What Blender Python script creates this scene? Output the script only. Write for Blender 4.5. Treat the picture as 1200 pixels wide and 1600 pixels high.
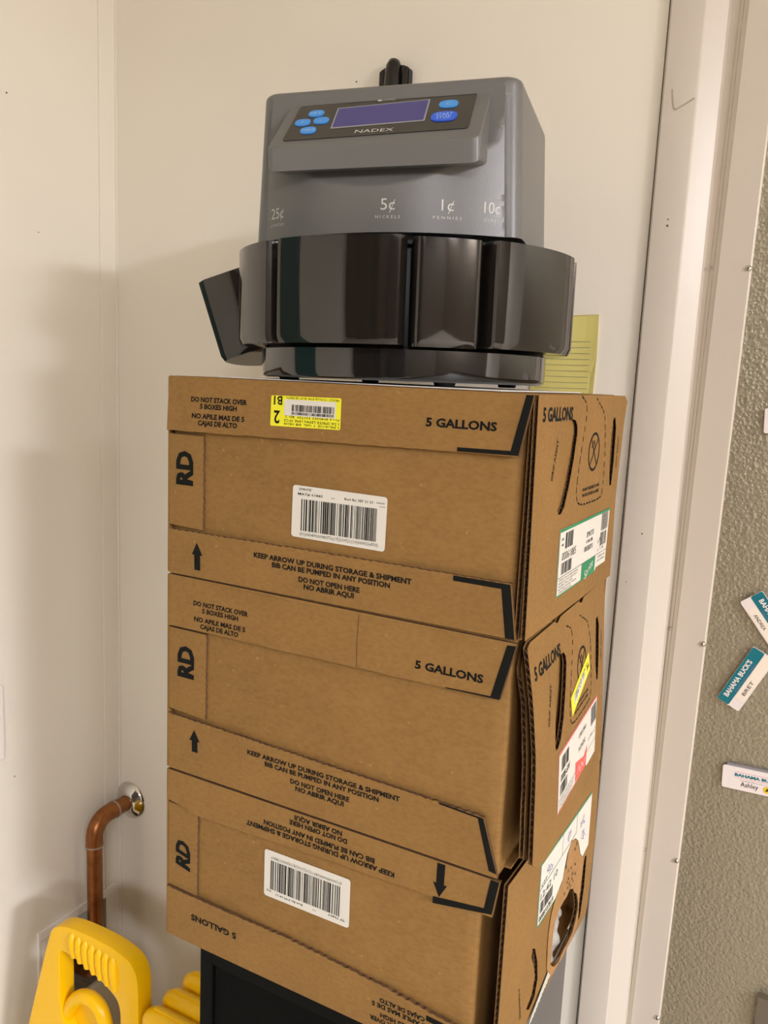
import bpy, bmesh, math, random
from mathutils import Vector, Matrix, geometry

random.seed(7)
C = bpy.context.scene.collection
for o in list(bpy.data.objects): bpy.data.objects.remove(o)

# ------------------------------------------------------------------ camera
ZO = 1.30                                   # height of the underside of the top carton
cam_d = bpy.data.cameras.new('camera'); cam = bpy.data.objects.new('camera', cam_d); C.objects.link(cam)
cam_d.sensor_fit = 'VERTICAL'; cam_d.sensor_height = 32.0; cam_d.lens = 26.0; cam_d.clip_start = 0.02
M = Matrix(((0.8762, -0.1153, 0.4679, 0.5864),
            (0.4799, 0.1183, -0.8693, -0.6275),
            (0.0449, 0.9863, 0.1590, 0.2066 + ZO),
            (0, 0, 0, 1)))
cam.matrix_world = M
bpy.context.scene.camera = cam

# ------------------------------------------------------------------ light and exposure
vs = bpy.context.scene.view_settings
vs.view_transform = 'Standard'; vs.look = 'None'; vs.gamma = 1.0; vs.exposure = 0.0
try: vs.use_curve_mapping = False
except Exception: pass
w = bpy.data.worlds.new('world'); bpy.context.scene.world = w; w.use_nodes = True
w.node_tree.nodes['Background'].inputs[0].default_value = (1.0, 0.98, 0.95, 1)
w.node_tree.nodes['Background'].inputs[1].default_value = 0.05

def area(name, loc, size, power, col, rot=(0, 0, 0)):
    d = bpy.data.lights.new(name, 'AREA'); d.shape = 'RECTANGLE'; d.size, d.size_y = size
    d.energy = power; d.color = col
    o = bpy.data.objects.new(name, d); C.objects.link(o); o.location = loc; o.rotation_euler = rot
    return o
WARM = (0.94, 0.965, 1.06)
# ceiling fixtures: x, y, power
LAMPS = [(3.9, -0.8, 48), (4.2, -2.8, 96), (2.0, -3.0, 88), (4.2, -1.6, 289)]
for (x, y, p) in LAMPS:
    if p: area('ceiling_lamp_light', (x, y, 2.58), (0.75, 0.55), p, WARM)

# ------------------------------------------------------------------ materials
def L(r, g, b):
    f = lambda c: (c / 255 / 12.92) if c / 255 <= 0.04045 else ((c / 255 + 0.055) / 1.055) ** 2.4
    return (f(r), f(g), f(b), 1)
MATS = {}
def mat(name, col, rough=0.5, metal=0.0, var=0.0, vscale=8.0, bump=0.0, bscale=60.0, spec=0.5, coat=0.0, alpha=1.0, trans=0.0, ior=1.45, stretch=None, emit=None):
    if name in MATS: return MATS[name]
    m = bpy.data.materials.new(name); m.use_nodes = True; nt = m.node_tree; p = nt.nodes['Principled BSDF']
    p.inputs['Base Color'].default_value = col
    p.inputs['Roughness'].default_value = rough; p.inputs['Metallic'].default_value = metal
    p.inputs['Specular IOR Level'].default_value = spec; p.inputs['Coat Weight'].default_value = coat
    p.inputs['Alpha'].default_value = alpha; p.inputs['Transmission Weight'].default_value = trans; p.inputs['IOR'].default_value = ior
    if emit:
        p.inputs['Emission Color'].default_value = emit[0]; p.inputs['Emission Strength'].default_value = emit[1]
    tc = nt.nodes.new('ShaderNodeTexCoord'); mp = nt.nodes.new('ShaderNodeMapping')
    nt.links.new(tc.outputs['Object'], mp.inputs[0])
    if stretch: mp.inputs['Scale'].default_value = stretch
    if var:
        n = nt.nodes.new('ShaderNodeTexNoise'); n.inputs['Scale'].default_value = vscale; n.inputs['Detail'].default_value = 6
        nt.links.new(mp.outputs[0], n.inputs['Vector'])
        r = nt.nodes.new('ShaderNodeValToRGB'); r.color_ramp.elements[0].position = 0.3; r.color_ramp.elements[1].position = 0.7
        r.color_ramp.elements[0].color = tuple(c * (1 - var) for c in col[:3]) + (1,)
        r.color_ramp.elements[1].color = tuple(min(1, c * (1 + var)) for c in col[:3]) + (1,)
        nt.links.new(n.outputs['Fac'], r.inputs[0]); nt.links.new(r.outputs[0], p.inputs['Base Color'])
    if bump:
        n = nt.nodes.new('ShaderNodeTexNoise'); n.inputs['Scale'].default_value = bscale; n.inputs['Detail'].default_value = 3
        nt.links.new(mp.outputs[0], n.inputs['Vector'])
        b = nt.nodes.new('ShaderNodeBump'); b.inputs['Strength'].default_value = bump; b.inputs['Distance'].default_value = 0.001
        nt.links.new(n.outputs['Fac'], b.inputs['Height']); nt.links.new(b.outputs[0], p.inputs['Normal'])
    MATS[name] = m
    return m

def cardboard(name, col):
    m = bpy.data.materials.new(name); m.use_nodes = True; nt = m.node_tree; p = nt.nodes['Principled BSDF']; N = nt.nodes.new; K = nt.links.new
    p.inputs['Roughness'].default_value = 0.72; p.inputs['Specular IOR Level'].default_value = 0.3
    tc = N('ShaderNodeTexCoord')
    big = N('ShaderNodeTexNoise'); big.inputs['Scale'].default_value = 14; big.inputs['Detail'].default_value = 5; K(tc.outputs['Object'], big.inputs['Vector'])
    r1 = N('ShaderNodeValToRGB'); e = r1.color_ramp.elements
    e[0].position = .3; e[1].position = .72
    e[0].color = tuple(c * .91 for c in col[:3]) + (1,); e[1].color = tuple(c * 1.07 for c in col[:3]) + (1,)
    K(big.outputs['Fac'], r1.inputs[0])
    fl = N('ShaderNodeTexNoise'); fl.inputs['Scale'].default_value = 320; fl.inputs['Detail'].default_value = 2
    mp = N('ShaderNodeMapping'); mp.inputs['Scale'].default_value = (.5, .5, 1); K(tc.outputs['Object'], mp.inputs[0]); K(mp.outputs[0], fl.inputs['Vector'])
    r2 = N('ShaderNodeValToRGB'); r2.color_ramp.elements[0].position = .3; r2.color_ramp.elements[1].position = .62
    r2.color_ramp.elements[0].color = (.84, .81, .76, 1); r2.color_ramp.elements[1].color = (1, 1, 1, 1); K(fl.outputs['Fac'], r2.inputs[0])
    sp = N('ShaderNodeTexNoise'); sp.inputs['Scale'].default_value = 150; sp.inputs['Detail'].default_value = 1; K(tc.outputs['Object'], sp.inputs['Vector'])
    r3 = N('ShaderNodeValToRGB'); r3.color_ramp.elements[0].position = .74; r3.color_ramp.elements[1].position = .80
    r3.color_ramp.elements[0].color = (0, 0, 0, 1); r3.color_ramp.elements[1].color = (.45, .45, .45, 1); K(sp.outputs['Fac'], r3.inputs[0])
    mx = N('ShaderNodeMix'); mx.data_type = 'RGBA'; mx.blend_type = 'MULTIPLY'; mx.inputs[0].default_value = .75
    K(r1.outputs[0], mx.inputs[6]); K(r2.outputs[0], mx.inputs[7])
    m2 = N('ShaderNodeMix'); m2.data_type = 'RGBA'; K(r3.outputs[0], m2.inputs[0]); K(mx.outputs[2], m2.inputs[6])
    m2.inputs[7].default_value = tuple(min(1, c * 1.7) for c in col[:3]) + (1,)
    K(m2.outputs[2], p.inputs['Base Color'])
    b = N('ShaderNodeBump'); b.inputs['Strength'].default_value = .10; b.inputs['Distance'].default_value = .001; K(fl.outputs['Fac'], b.inputs['Height'])
    b2 = N('ShaderNodeBump'); b2.inputs['Strength'].default_value = .35; b2.inputs['Distance'].default_value = .003
    K(big.outputs['Fac'], b2.inputs['Height']); K(b.outputs[0], b2.inputs['Normal']); K(b2.outputs[0], p.inputs['Normal'])
    return m

CARD = cardboard('kraft_cardboard', L(142, 106, 57))
CARD2 = cardboard('torn_kraft_ply', L(164, 124, 78))
INK = mat('printing_ink', L(14, 15, 12), .6, spec=.2)
EDGE = mat('cut_cardboard_edge', L(92, 64, 38), .9, var=.25, vscale=300)
VOID = mat('fluting_paper', L(88, 62, 36), .95)
PAPER = mat('white_label_paper', L(216, 211, 199), .5, spec=.3)
YEL = mat('yellow_sticker', L(232, 226, 40), .4)
GREEN = mat('green_label_ink', L(30, 130, 84), .5)
RED = mat('red_label_ink', L(226, 92, 84), .5)
BLUEINK = mat('blue_pen_ink', L(120, 126, 170), .5)
GREYINK = mat('grey_label_ink', L(70, 70, 68), .5)
WALL = mat('frp_wall', L(236, 229, 214), .42, var=.015, vscale=3, bump=.08, bscale=25, spec=.35)
WALLL = mat('frp_wall_side', L(236, 229, 214), .42, var=.015, vscale=3, bump=.08, bscale=25, spec=.35)
TRIM = mat('painted_trim', L(200, 190, 176), .35, var=.02, vscale=6)
GROOVE = mat('dark_joint', L(150, 142, 130), .8)
ALU = None

# ------------------------------------------------------------------ mesh helpers
def tag(o, label=None, cat=None, group=None, kind=None):
    if label: o['label'] = label
    if cat: o['category'] = cat
    if group: o['group'] = group
    if kind: o['kind'] = kind
    return o
def empty(name, loc, rot=(0, 0, 0)):
    o = bpy.data.objects.new(name, None); C.objects.link(o); o.location = loc; o.rotation_euler = rot; o.empty_display_size = .05
    return o
class MB:
    """collects faces with several materials and links them as ONE object"""
    def __init__(s): s.bm = bmesh.new(); s.mats = []
    def mi(s, m):
        if m not in s.mats: s.mats.append(m)
        return s.mats.index(m)
    def poly(s, pts, m):
        vs_ = [s.bm.verts.new(p) for p in pts]
        try:
            f = s.bm.faces.new(vs_); f.material_index = s.mi(m)
        except ValueError: pass
    def mesh(s, verts, faces, m):
        vs_ = [s.bm.verts.new(p) for p in verts]; k = s.mi(m)
        for f in faces:
            try: fc = s.bm.faces.new([vs_[i] for i in f]); fc.material_index = k
            except ValueError: pass
        return vs_
    def box(s, a, b, m, bevel=0, seg=2):
        t = bmesh.new(); bmesh.ops.create_cube(t, size=1)
        for v in t.verts: v.co = Vector([(a[i] + b[i]) / 2 + v.co[i] * (b[i] - a[i]) for i in range(3)])
        if bevel: bmesh.ops.bevel(t, geom=t.edges[:], offset=bevel, segments=seg, profile=.6, affect='EDGES')
        s.absorb(t, m)
    def absorb(s, t, m, xf=None):
        t.verts.index_update()
        s.mesh([(xf @ v.co) if xf else v.co.copy() for v in t.verts], [[v.index for v in f.verts] for f in t.faces], m); t.free()
    def tube(s, pts, r, m, seg=20, cap=True, closed=False):
        pts = [Vector(p) for p in pts]; n = len(pts); rings = []
        rr = r if isinstance(r, (list, tuple)) else [r] * n
        up = None
        for i in range(n):
            if closed: d = (pts[(i + 1) % n] - pts[i - 1]).normalized()
            else: d = (pts[min(i + 1, n - 1)] - pts[max(i - 1, 0)]).normalized()
            if up is None:
                up = Vector((0, 0, 1)) if abs(d.z) < .9 else Vector((0, 1, 0))
            sd = d.cross(up).normalized(); up = sd.cross(d).normalized()
            rings.append([pts[i] + (sd * math.cos(2 * math.pi * k / seg) + up * math.sin(2 * math.pi * k / seg)) * rr[i] for k in range(seg)])
        v = [p for rg in rings for p in rg]; f = []
        for i in range(n if closed else n - 1):
            for k in range(seg):
                a = i * seg + k; b = i * seg + (k + 1) % seg; j = ((i + 1) % n) * seg
                f.append((a, b, j + (k + 1) % seg, j + k))
        if cap and not closed: f.append(tuple(range(seg))[::-1]); f.append(tuple((n - 1) * seg + k for k in range(seg)))
        s.mesh(v, f, m)
    def lathe(s, prof, m, seg=64, a0=0, a1=2 * math.pi, xf=None):
        full = abs(a1 - a0 - 2 * math.pi) < 1e-6; ns = seg if full else seg + 1; v = []; f = []
        for k in range(ns):
            a = a0 + (a1 - a0) * k / seg
            for (r, z) in prof:
                p = Vector((r * math.cos(a), r * math.sin(a), z)); v.append(xf @ p if xf else p)
        n = len(prof)
        for k in range(seg):
            k2 = (k + 1) % ns
            for i in range(n - 1): f.append((k * n + i, k2 * n + i, k2 * n + i + 1, k * n + i + 1))
        s.mesh(v, f, m)
    def build(s, name, parent=None, smooth=None, weld=True):
        if weld: bmesh.ops.remove_doubles(s.bm, verts=s.bm.verts, dist=1e-6)
        bmesh.ops.recalc_face_normals(s.bm, faces=s.bm.faces)
        me = bpy.data.meshes.new(name); s.bm.to_mesh(me); s.bm.free()
        for m in s.mats: me.materials.append(m)
        if smooth:
            for p in me.polygons: p.use_smooth = True
            me.set_sharp_from_angle(angle=math.radians(smooth))
        o = bpy.data.objects.new(name, me); C.objects.link(o)
        if parent: o.parent = parent
        return o

def inside(x, y, poly):
    c = False; n = len(poly); j = n - 1
    for i in range(n):
        xi, yi = poly[i]; xj, yj = poly[j]
        if (yi > y) != (yj > y) and x < (xj - xi) * (y - yi) / (yj - yi) + xi: c = not c
        j = i
    return c
def sheet(mb, outline, f, t, m, me=None, holes=(), step=.012, w0=0.0):
    """a sheet of thickness t with that outline and holes, bent onto the surface f(u,v,w)"""
    loops = [outline] + list(holes); V = []; E = []
    for lp in loops:
        b = len(V); n = len(lp)
        V += [Vector(p) for p in lp]; E += [(b + i, b + (i + 1) % n) for i in range(n)]
    us = [p[0] for p in outline]; vv = [p[1] for p in outline]
    if step:
        u = min(us) + step * .51
        while u < max(us):
            v = min(vv) + step * .47
            while v < max(vv):
                if inside(u, v, outline) and not any(inside(u, v, h) for h in holes): V.append(Vector((u, v)))
                v += step
            u += step
    r = geometry.delaunay_2d_cdt(V, E, [], 0, 1e-6)
    P, F = r[0], []
    for tri in r[2]:
        cx = sum(P[i].x for i in tri) / 3; cy = sum(P[i].y for i in tri) / 3
        if inside(cx, cy, outline) and not any(inside(cx, cy, h) for h in holes): F.append(tuple(tri))
    cnt = {}
    for tri in F:
        for i in range(3):
            e = (tri[i], tri[(i + 1) % 3]); k = tuple(sorted(e)); cnt.setdefault(k, []).append(e)
    n = len(P)
    vs_ = [mb.bm.verts.new(f(p.x, p.y, w0)) for p in P] + ([mb.bm.verts.new(f(p.x, p.y, w0 - t)) for p in P] if t else [])
    k = mb.mi(m); ke = mb.mi(me or m)
    for tri in F:
        try:
            fc = mb.bm.faces.new([vs_[i] for i in tri]); fc.material_index = k
            if t: fc = mb.bm.faces.new([vs_[i + n] for i in tri[::-1]]); fc.material_index = k
        except ValueError: pass
    if t:
        for key, es in cnt.items():
            if len(es) == 1:
                a, b = es[0]
                fc = mb.bm.faces.new([vs_[b], vs_[a], vs_[a + n], vs_[b + n]]); fc.material_index = ke
    for v in vs_:
        if not v.link_faces: mb.bm.verts.remove(v)

_tc = {}
def glyphs(txt, bold=.0, shear=0.0, res=2):
    key = (txt, bold, shear, res)
    if key in _tc: return _tc[key]
    cu = bpy.data.curves.new('t', 'FONT'); cu.body = txt; cu.size = 1; cu.resolution_u = res; cu.offset = bold; cu.shear = shear
    ob = bpy.data.objects.new('t', cu); C.objects.link(ob)
    dg = bpy.context.evaluated_depsgraph_get(); dg.update(); ev = ob.evaluated_get(dg); me = ev.to_mesh()
    vs_ = [(v.co.x, v.co.y) for v in me.vertices]; fs = [tuple(p.vertices) for p in me.polygons]
    ev.to_mesh_clear(); bpy.data.objects.remove(ob); bpy.data.curves.remove(cu)
    _tc[key] = (vs_, fs); return vs_, fs
def text(mb, f, txt, x0, x1, z0, h, m=None, bold=.036, rot=0.0, shear=0.0, w=.0003, res=2, fit=True):
    """lettering printed on the surface f, from x0 to x1 on the base line z0, capitals h tall, turned rot degrees about its middle"""
    V, F = glyphs(txt, bold, shear, res)
    if not V: return
    a = min(p[0] for p in V); b = max(p[0] for p in V)
    ch = .73 + bold * 2
    sx = (x1 - x0) / (b - a); sy = h / ch
    cx, cy = (x0 + x1) / 2, z0 + h / 2; c, s = math.cos(math.radians(rot)), math.sin(math.radians(rot))
    out = []
    for (x, y) in V:
        X = x0 + (x - a) * sx - cx; Y = z0 + (y + bold) * sy - cy
        out.append(f(cx + X * c - Y * s, cy + X * s + Y * c, w))
    mb.mesh(out, F, m or INK)
def rot2(pts, c, deg):
    a, b = math.cos(math.radians(deg)), math.sin(math.radians(deg))
    return [(c[0] + (x - c[0]) * a - (y - c[1]) * b, c[1] + (x - c[0]) * b + (y - c[1]) * a) for x, y in pts]
def pp(mb, f, pts, m=None, w=.0003):
    pts = [Vector((p[0], p[1], 0)) for p in pts]
    tr = geometry.tessellate_polygon([pts])
    mb.mesh([f(p.x, p.y, w) for p in pts], tr, m or INK)
def rect(mb, f, x0, z0, x1, z1, m=None, w=.0003): pp(mb, f, [(x0, z0), (x1, z0), (x1, z1), (x0, z1)], m, w)
def stroke(mb, f, pts, wd, m=None, w=.0003):
    for (a, b) in zip(pts[:-1], pts[1:]):
        d = Vector((b[0] - a[0], b[1] - a[1]))
        if d.length < 1e-7: continue
        n = Vector((-d.y, d.x)).normalized() * wd / 2
        pp(mb, f, [(a[0] + n.x, a[1] + n.y), (b[0] + n.x, b[1] + n.y), (b[0] - n.x, b[1] - n.y), (a[0] - n.x, a[1] - n.y)], m, w)
def along(pts, step):
    out = [pts[0]]; 
    for a, b in zip(pts[:-1], pts[1:]):
        n = max(1, int(math.dist(a, b) / step))
        out += [(a[0] + (b[0] - a[0]) * i / n, a[1] + (b[1] - a[1]) * i / n) for i in range(1, n + 1)]
    return out
def smooth2(pts, k=6, closed=False):
    out = []; n = len(pts); rng = range(n if closed else n - 1)
    for i in rng:
        g = lambda j: pts[j % n] if closed else pts[max(0, min(n - 1, j))]
        p0, p1, p2, p3 = g(i - 1), g(i), g(i + 1), g(i + 2)
        for q in range(k):
            t = q / k
            out.append(tuple(.5 * (2 * p1[d] + (p2[d] - p0[d]) * t + (2 * p0[d] - 5 * p1[d] + 4 * p2[d] - p3[d]) * t * t + (3 * p1[d] - p0[d] - 3 * p2[d] + p3[d]) * t ** 3) for d in range(len(p1))))
    if not closed: out.append(tuple(pts[-1]))
    return out
def dashes(mb, f, pts, dash, gap, wd, m=None):
    fine = along(smooth2(pts, 8), .0015); acc = 0; cur = []
    for a, b in zip(fine[:-1], fine[1:]):
        ph = acc % (dash + gap)
        if ph < dash: cur = (cur or [a]) + [b]
        elif cur:
            stroke(mb, f, [cur[0], cur[-1]], wd, m); cur = []
        acc += math.dist(a, b)
def barcode(mb, f, x0, z0, x1, z1, seed, m=None, w=.0004, dens=60):
    r = random.Random(seed); u = (x1 - x0) / (dens * 2.9); x = x0
    while x < x1 - u:
        wd = u * r.choice((1, 1, 2, 2, 3)); rect(mb, f, x, z0, min(x + wd, x1), z1, m or INK, w); x += wd + u * r.choice((1, 1, 1, 2, 3))
def jag(p0, p1, n, amp, seed, nib=False):
    r = random.Random(seed); out = []
    d = Vector((p1[0] - p0[0], p1[1] - p0[1])); nn = Vector((-d.y, d.x)).normalized()
    for i in range(1, n):
        t = (i + r.uniform(-.3, .3)) / n; k = (amp if (i % 2) else -amp) * r.uniform(.2, 1) if nib else r.uniform(-amp, amp)
        out.append((p0[0] + d.x * t + nn.x * k, p0[1] + d.y * t + nn.y * k))
    return out
def rrect(x0, z0, x1, z1, r, n=4, tilt=0):
    out = []
    for cx, cz, a in ((x1 - r, z0 + r, -90), (x1 - r, z1 - r, 0), (x0 + r, z1 - r, 90), (x0 + r, z0 + r, 180)):
        for i in range(n + 1):
            t = math.radians(a + 90 * i / n); out.append((cx + r * math.cos(t), cz + r * math.sin(t)))
    if tilt: out = rot2(out, ((x0 + x1) / 2, (z0 + z1) / 2), tilt)
    return out
def lerp_tab(t, tab):
    if t <= tab[0][0]: return tab[0][1]
    for (a, b), (c, d) in zip(tab[:-1], tab[1:]):
        if t <= c: return b + (d - b) * (t - a) / (c - a)
    return tab[-1][1]

# ------------------------------------------------------------------ the room
XL, YW = -0.458, 0.37
XR, YB, ZC = 4.62, -3.32, 2.6
def struct(name, mb, parent=None, **k):
    o = mb.build(name, parent, **k)
    if not parent: o['kind'] = 'structure'
    return o
m = MB(); m.box((XL - .2, YB - .1, -.1), (XR + .1, YW + .12, 0), mat('quarry_floor', L(176, 164, 148), .5, var=.1, vscale=9)); struct('floor', m)
m = MB(); m.box((XL - .2, YB - .1, ZC), (XR + .1, YW + .12, ZC + .1), mat('ceiling_tile', L(232, 226, 214), .85, bump=.3, bscale=180)); struct('ceiling', m)
m = MB(); m.box((XL - .2, YW, 0), (.3722, YW + .12, ZC), WALL)
# specks and scuffs of the back wall
fw = lambda u, v, q: Vector((u, YW - q, v))
for (x, z, r) in ((-.0206, .5877 + ZO, .0012), (.18, .70 + ZO, .0008), (-.30, .1 + ZO, .0007)):
    pp(m, fw, [(x + r * math.cos(a), z + r * math.sin(a)) for a in [i * .9 for i in range(7)]], mat('grime', L(92, 76, 58), .9))
struct('wall_back', m)
m = MB()
fl = lambda u, v, q: Vector((XL + q, u, v))
sheet(m, [(YB, 0), (YW, 0), (YW, ZC), (YB, ZC)], fl, .004, WALLL, holes=[[(.232, ZO - .880), (.352, ZO - .880), (.352, ZO - .712), (.232, ZO - .712)]], step=0)
for (y, z, r) in ((.1765, .5657, .0014), (.2238, .3913, .0010), (.16, -.42, .0012), (.10, -.6, .001)):
    pp(m, fl, [(y + r * math.cos(a), z + ZO + r * math.sin(a)) for a in [i * .9 for i in range(7)]], mat('grime', L(92, 76, 58), .9))
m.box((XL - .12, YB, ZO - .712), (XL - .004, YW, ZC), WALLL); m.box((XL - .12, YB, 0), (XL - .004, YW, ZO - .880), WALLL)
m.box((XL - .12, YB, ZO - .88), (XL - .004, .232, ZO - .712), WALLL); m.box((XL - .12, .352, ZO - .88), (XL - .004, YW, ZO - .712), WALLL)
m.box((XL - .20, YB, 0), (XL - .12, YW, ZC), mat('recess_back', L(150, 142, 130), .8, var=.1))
struct('wall_left', m)
m = MB(); m.box((XR, YB - .1, 0), (XR + .1, YW + .12, ZC), mat('far_wall', L(104, 92, 78), .6)); struct('wall_right', m)  # unseen wall, coloured dark to keep the coin bins' reflections dark
m = MB(); m.box((XL - .2, YB - .1, 0), (XR + .1, YB, ZC), mat('shaded_wall', L(92, 82, 70), .6)); struct('wall_front', m)  # unseen wall behind the camera, darkened for the reflections in the bins
m = MB(); m.box((XL + .001, -.62, .02), (XL + .03, -.27, 2.1), mat('teal_board', L(14, 92, 90), .5), .003); m.box((XL + .03, -.34, 1.0), (XL + .05, -.32, 1.14), mat('dark_pull', L(30, 30, 30), .4), .003); struct('door_6', m)  # added unseen teal panel, gives the coin bins their teal reflection
for k, (x0, x1, c_, y_) in enumerate(((-.05, .42, L(62, 48, 38), -2.9), (.50, .74, L(30, 27, 25), -3.0), (.80, 1.10, L(120, 104, 88), -3.2), (1.16, 1.9, L(44, 38, 34), -3.0))):  # added unseen panels behind the camera, for the coin bins to reflect
    m = MB(); m.box((x0, y_ - .05, 0), (x1, y_, 2.15), mat('back_door_%d' % k, c_, .5), .004)
    m.box((x1 - .06, y_, 1.0), (x1 - .04, y_ + .03, 1.12), mat('dark_pull', L(30, 30, 30), .4), .003); struct('door_%d' % (k + 2), m)
# recess: sill and white capping strips
m = MB(); m.box((XL - .119, .233, ZO - .880), (XL - .002, .351, ZO - .874), mat('grey_sill', L(158, 148, 136), .6, var=.2, vscale=30, stretch=(1, 4, 1))); struct('trim_1', m)
m = MB(); CAP = mat('white_cap', L(242, 236, 226), .4)
m.box((XL, .1925, ZO - .722), (XL + .004, .358, ZO - .7055), CAP, .0015)
m.box((XL, .1925, ZO - .80), (XL + .003, .1975, ZO - .722), CAP, .001)
struct('trim_2', m)
m = MB(); m.box((XL - .004, .197, ZO - .886), (XL + .003, .352, ZO - .8745), CAP, .0015); struct('trim_3', m)
# inside corner strip
m = MB(); m.box((XL, .337, .02), (XL + .0022, YW, ZC), WALL, .0008); m.box((XL, YW - .0022, .02), (XL + .006, YW, ZC), WALL, .0008); struct('trim_4', m)
# ceiling fixtures (what the lamps sit in)
for (x, y, _p) in LAMPS:
    m = MB(); t = empty('ceiling_light', (x, y, ZC))
    tag(t, 'recessed ceiling light with a long diffuser, %s' % {-0.8: 'nearest the cooler door wall', -2.8: 'in the far corner of the room', -3.0: 'by the wall behind the camera', -1.6: 'in the middle of the far side'}[y], 'ceiling light')
    m = MB(); WH = mat('white_enamel', L(235, 232, 225), .4)
    for a, b in (((-.4, -.3), (.4, -.28)), ((-.4, .28), (.4, .3)), ((-.4, -.28), (-.38, .28)), ((.38, -.28), (.4, .28))): m.box((a[0], a[1], -.02), (b[0], b[1], 0), WH)
    m.build('frame', t)
    m = MB(); m.box((-.38, -.28, -.012), (.38, .28, -.004), mat('lit_diffuser', L(255, 240, 215), .6, emit=((1, .955, .885, 1), 1.2))); m.build('diffuser', t)

# door side: casing, cooler door with edge plate, embossed sheet
TILT = math.atan(.0105)
m = MB()
prof = [(.3745, YW + .03), (.3745, .3645), (.3765, .3625), (.4095, .3625), (.4112, .3632), (.4120, .3648), (.4308, .3770), (.4322, .3782), (.4326, .39), (.4326, YW + .05)]
n = len(prof); v = [(x, y, 0) for x, y in prof] + [(x, y, ZC) for x, y in prof]
m.mesh(v, [(i, i + 1, i + 1 + n, i + n) for i in range(n - 1)] + [tuple(range(n))], TRIM)
GR = mat('grime', L(92, 76, 58), .9); SC = mat('scuff', L(178, 162, 144), .7)
fc = lambda u, v, q: Vector((u, .3625 - q, v))
stroke(m, fc, smooth2([(.385, .530 + ZO), (.3885, .5100 + ZO), (.395, .5105 + ZO), (.4092, .518 + ZO)], 5), .0016, SC)
for (x, z, r) in ((.3937, .3937, .0009), (.3935, .387, .0013), (.398, .04, .0010), (.385, -.02, .0007)):
    pp(m, fc, [(x + r * math.cos(a), z + ZO + r * math.sin(a)) for a in [i * .9 for i in range(7)]], GR)
struct('trim_5', m, smooth=25)
m = MB(); m.box((.3690, YW + .0045, 0), (.3780, YW + .03, ZC), GROOVE); struct('trim_6', m)
m = MB(); m.box((.43, .42, 0), (XR, YW + .12, ZC), WALL); struct('trim_7', m)

def alu():
    m_ = bpy.data.materials.new('embossed_aluminium'); m_.use_nodes = True; nt = m_.node_tree; p = nt.nodes['Principled BSDF']; N = nt.nodes.new; K = nt.links.new
    p.inputs['Base Color'].default_value = L(170, 162, 140); p.inputs['Metallic'].default_value = .75; p.inputs['Roughness'].default_value = .42
    tc = N('ShaderNodeTexCoord'); n1 = N('ShaderNodeTexNoise'); n1.inputs['Scale'].default_value = 260; n1.inputs['Detail'].default_value = 2.5; n1.inputs['Distortion'].default_value = 1.2
    K(tc.outputs['Object'], n1.inputs['Vector'])
    v_ = N('ShaderNodeTexVoronoi'); v_.inputs['Scale'].default_value = 230; K(tc.outputs['Object'], v_.inputs['Vector'])
    ad = N('ShaderNodeMath'); ad.operation = 'ADD'; K(n1.outputs['Fac'], ad.inputs[0]); K(v_.outputs['Distance'], ad.inputs[1])
    b = N('ShaderNodeBump'); b.inputs['Strength'].default_value = .5; b.inputs['Distance'].default_value = .0014; K(ad.outputs[0], b.inputs['Height']); K(b.outputs[0], p.inputs['Normal'])
    return m_
ALU = alu()
DX, DY = .455, .392
door = empty('door_1', (DX, DY, ZO), (0, TILT, 0)); door['kind'] = 'structure'
DP = mat('door_edge_plate', L(206, 195, 180), .30, var=.02, vscale=5, spec=.6)
DG = mat('door_return', L(196, 184, 168), .4)
m = MB(); m.box((.4385 - DX, -.001, -1.28), (1.35 - DX, .02, 1.05), ALU); m.build('door_panel', door)
m = MB()
prof = [(.4235, .3990), (.4250, .3965), (.4340, .3950), (.4360, .3925), (.4425, .3895), (.4445, .3885), (.4770, .3880), (.4782, .3886), (.4788, .3912)]
n = len(prof); v = [(x - DX, y - DY, -1.28) for x, y in prof] + [(x - DX, y - DY, 1.05) for x, y in prof]
m.mesh(v, [(i, i + 1, i + 1 + n, i + n) for i in range(n - 1)] + [tuple(range(n))], DP)
m.build('edge_plate', door, smooth=20)
m = MB(); m.box((.585 - DX, -.012, -1.28), (.75 - DX, -.0005, -.50), mat('kick_plate', L(128, 120, 108), .35, metal=.8)); m.build('push_plate', door)
STEEL = mat('screw_steel', L(200, 196, 186), .25, metal=1)
def screw(x, y, z, r, par):
    q = MB(); q.lathe([(0, .0028), (r * .35, .0026), (r * .75, .0017), (r, 0)], STEEL, 20, xf=Matrix.Translation((x, y, z)) @ Matrix.Rotation(math.pi / 2, 4, 'X'))
    for a in (0, math.pi / 2):
        d = Vector((math.cos(a + .4), 0, math.sin(a + .4))); e_ = Vector((-d.z, 0, d.x)); c_ = Vector((x, y - .0029, z))
        q.mesh([c_ + d * r * .4 + e_ * .0003, c_ - d * r * .4 + e_ * .0003, c_ - d * r * .4 - e_ * .0003, c_ + d * r * .4 - e_ * .0003], [(0, 1, 2, 3)], GR)
    return q.build('screw', par, smooth=50)
for z in (.763, .343, -.086, -.365, -.584): screw(.4755 - DX, .388 - DY, z, .0034, door)
for z in (.345, -.075, -.365): screw(.4372 - DX, .3915 - DY, z, .0018, door)

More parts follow.
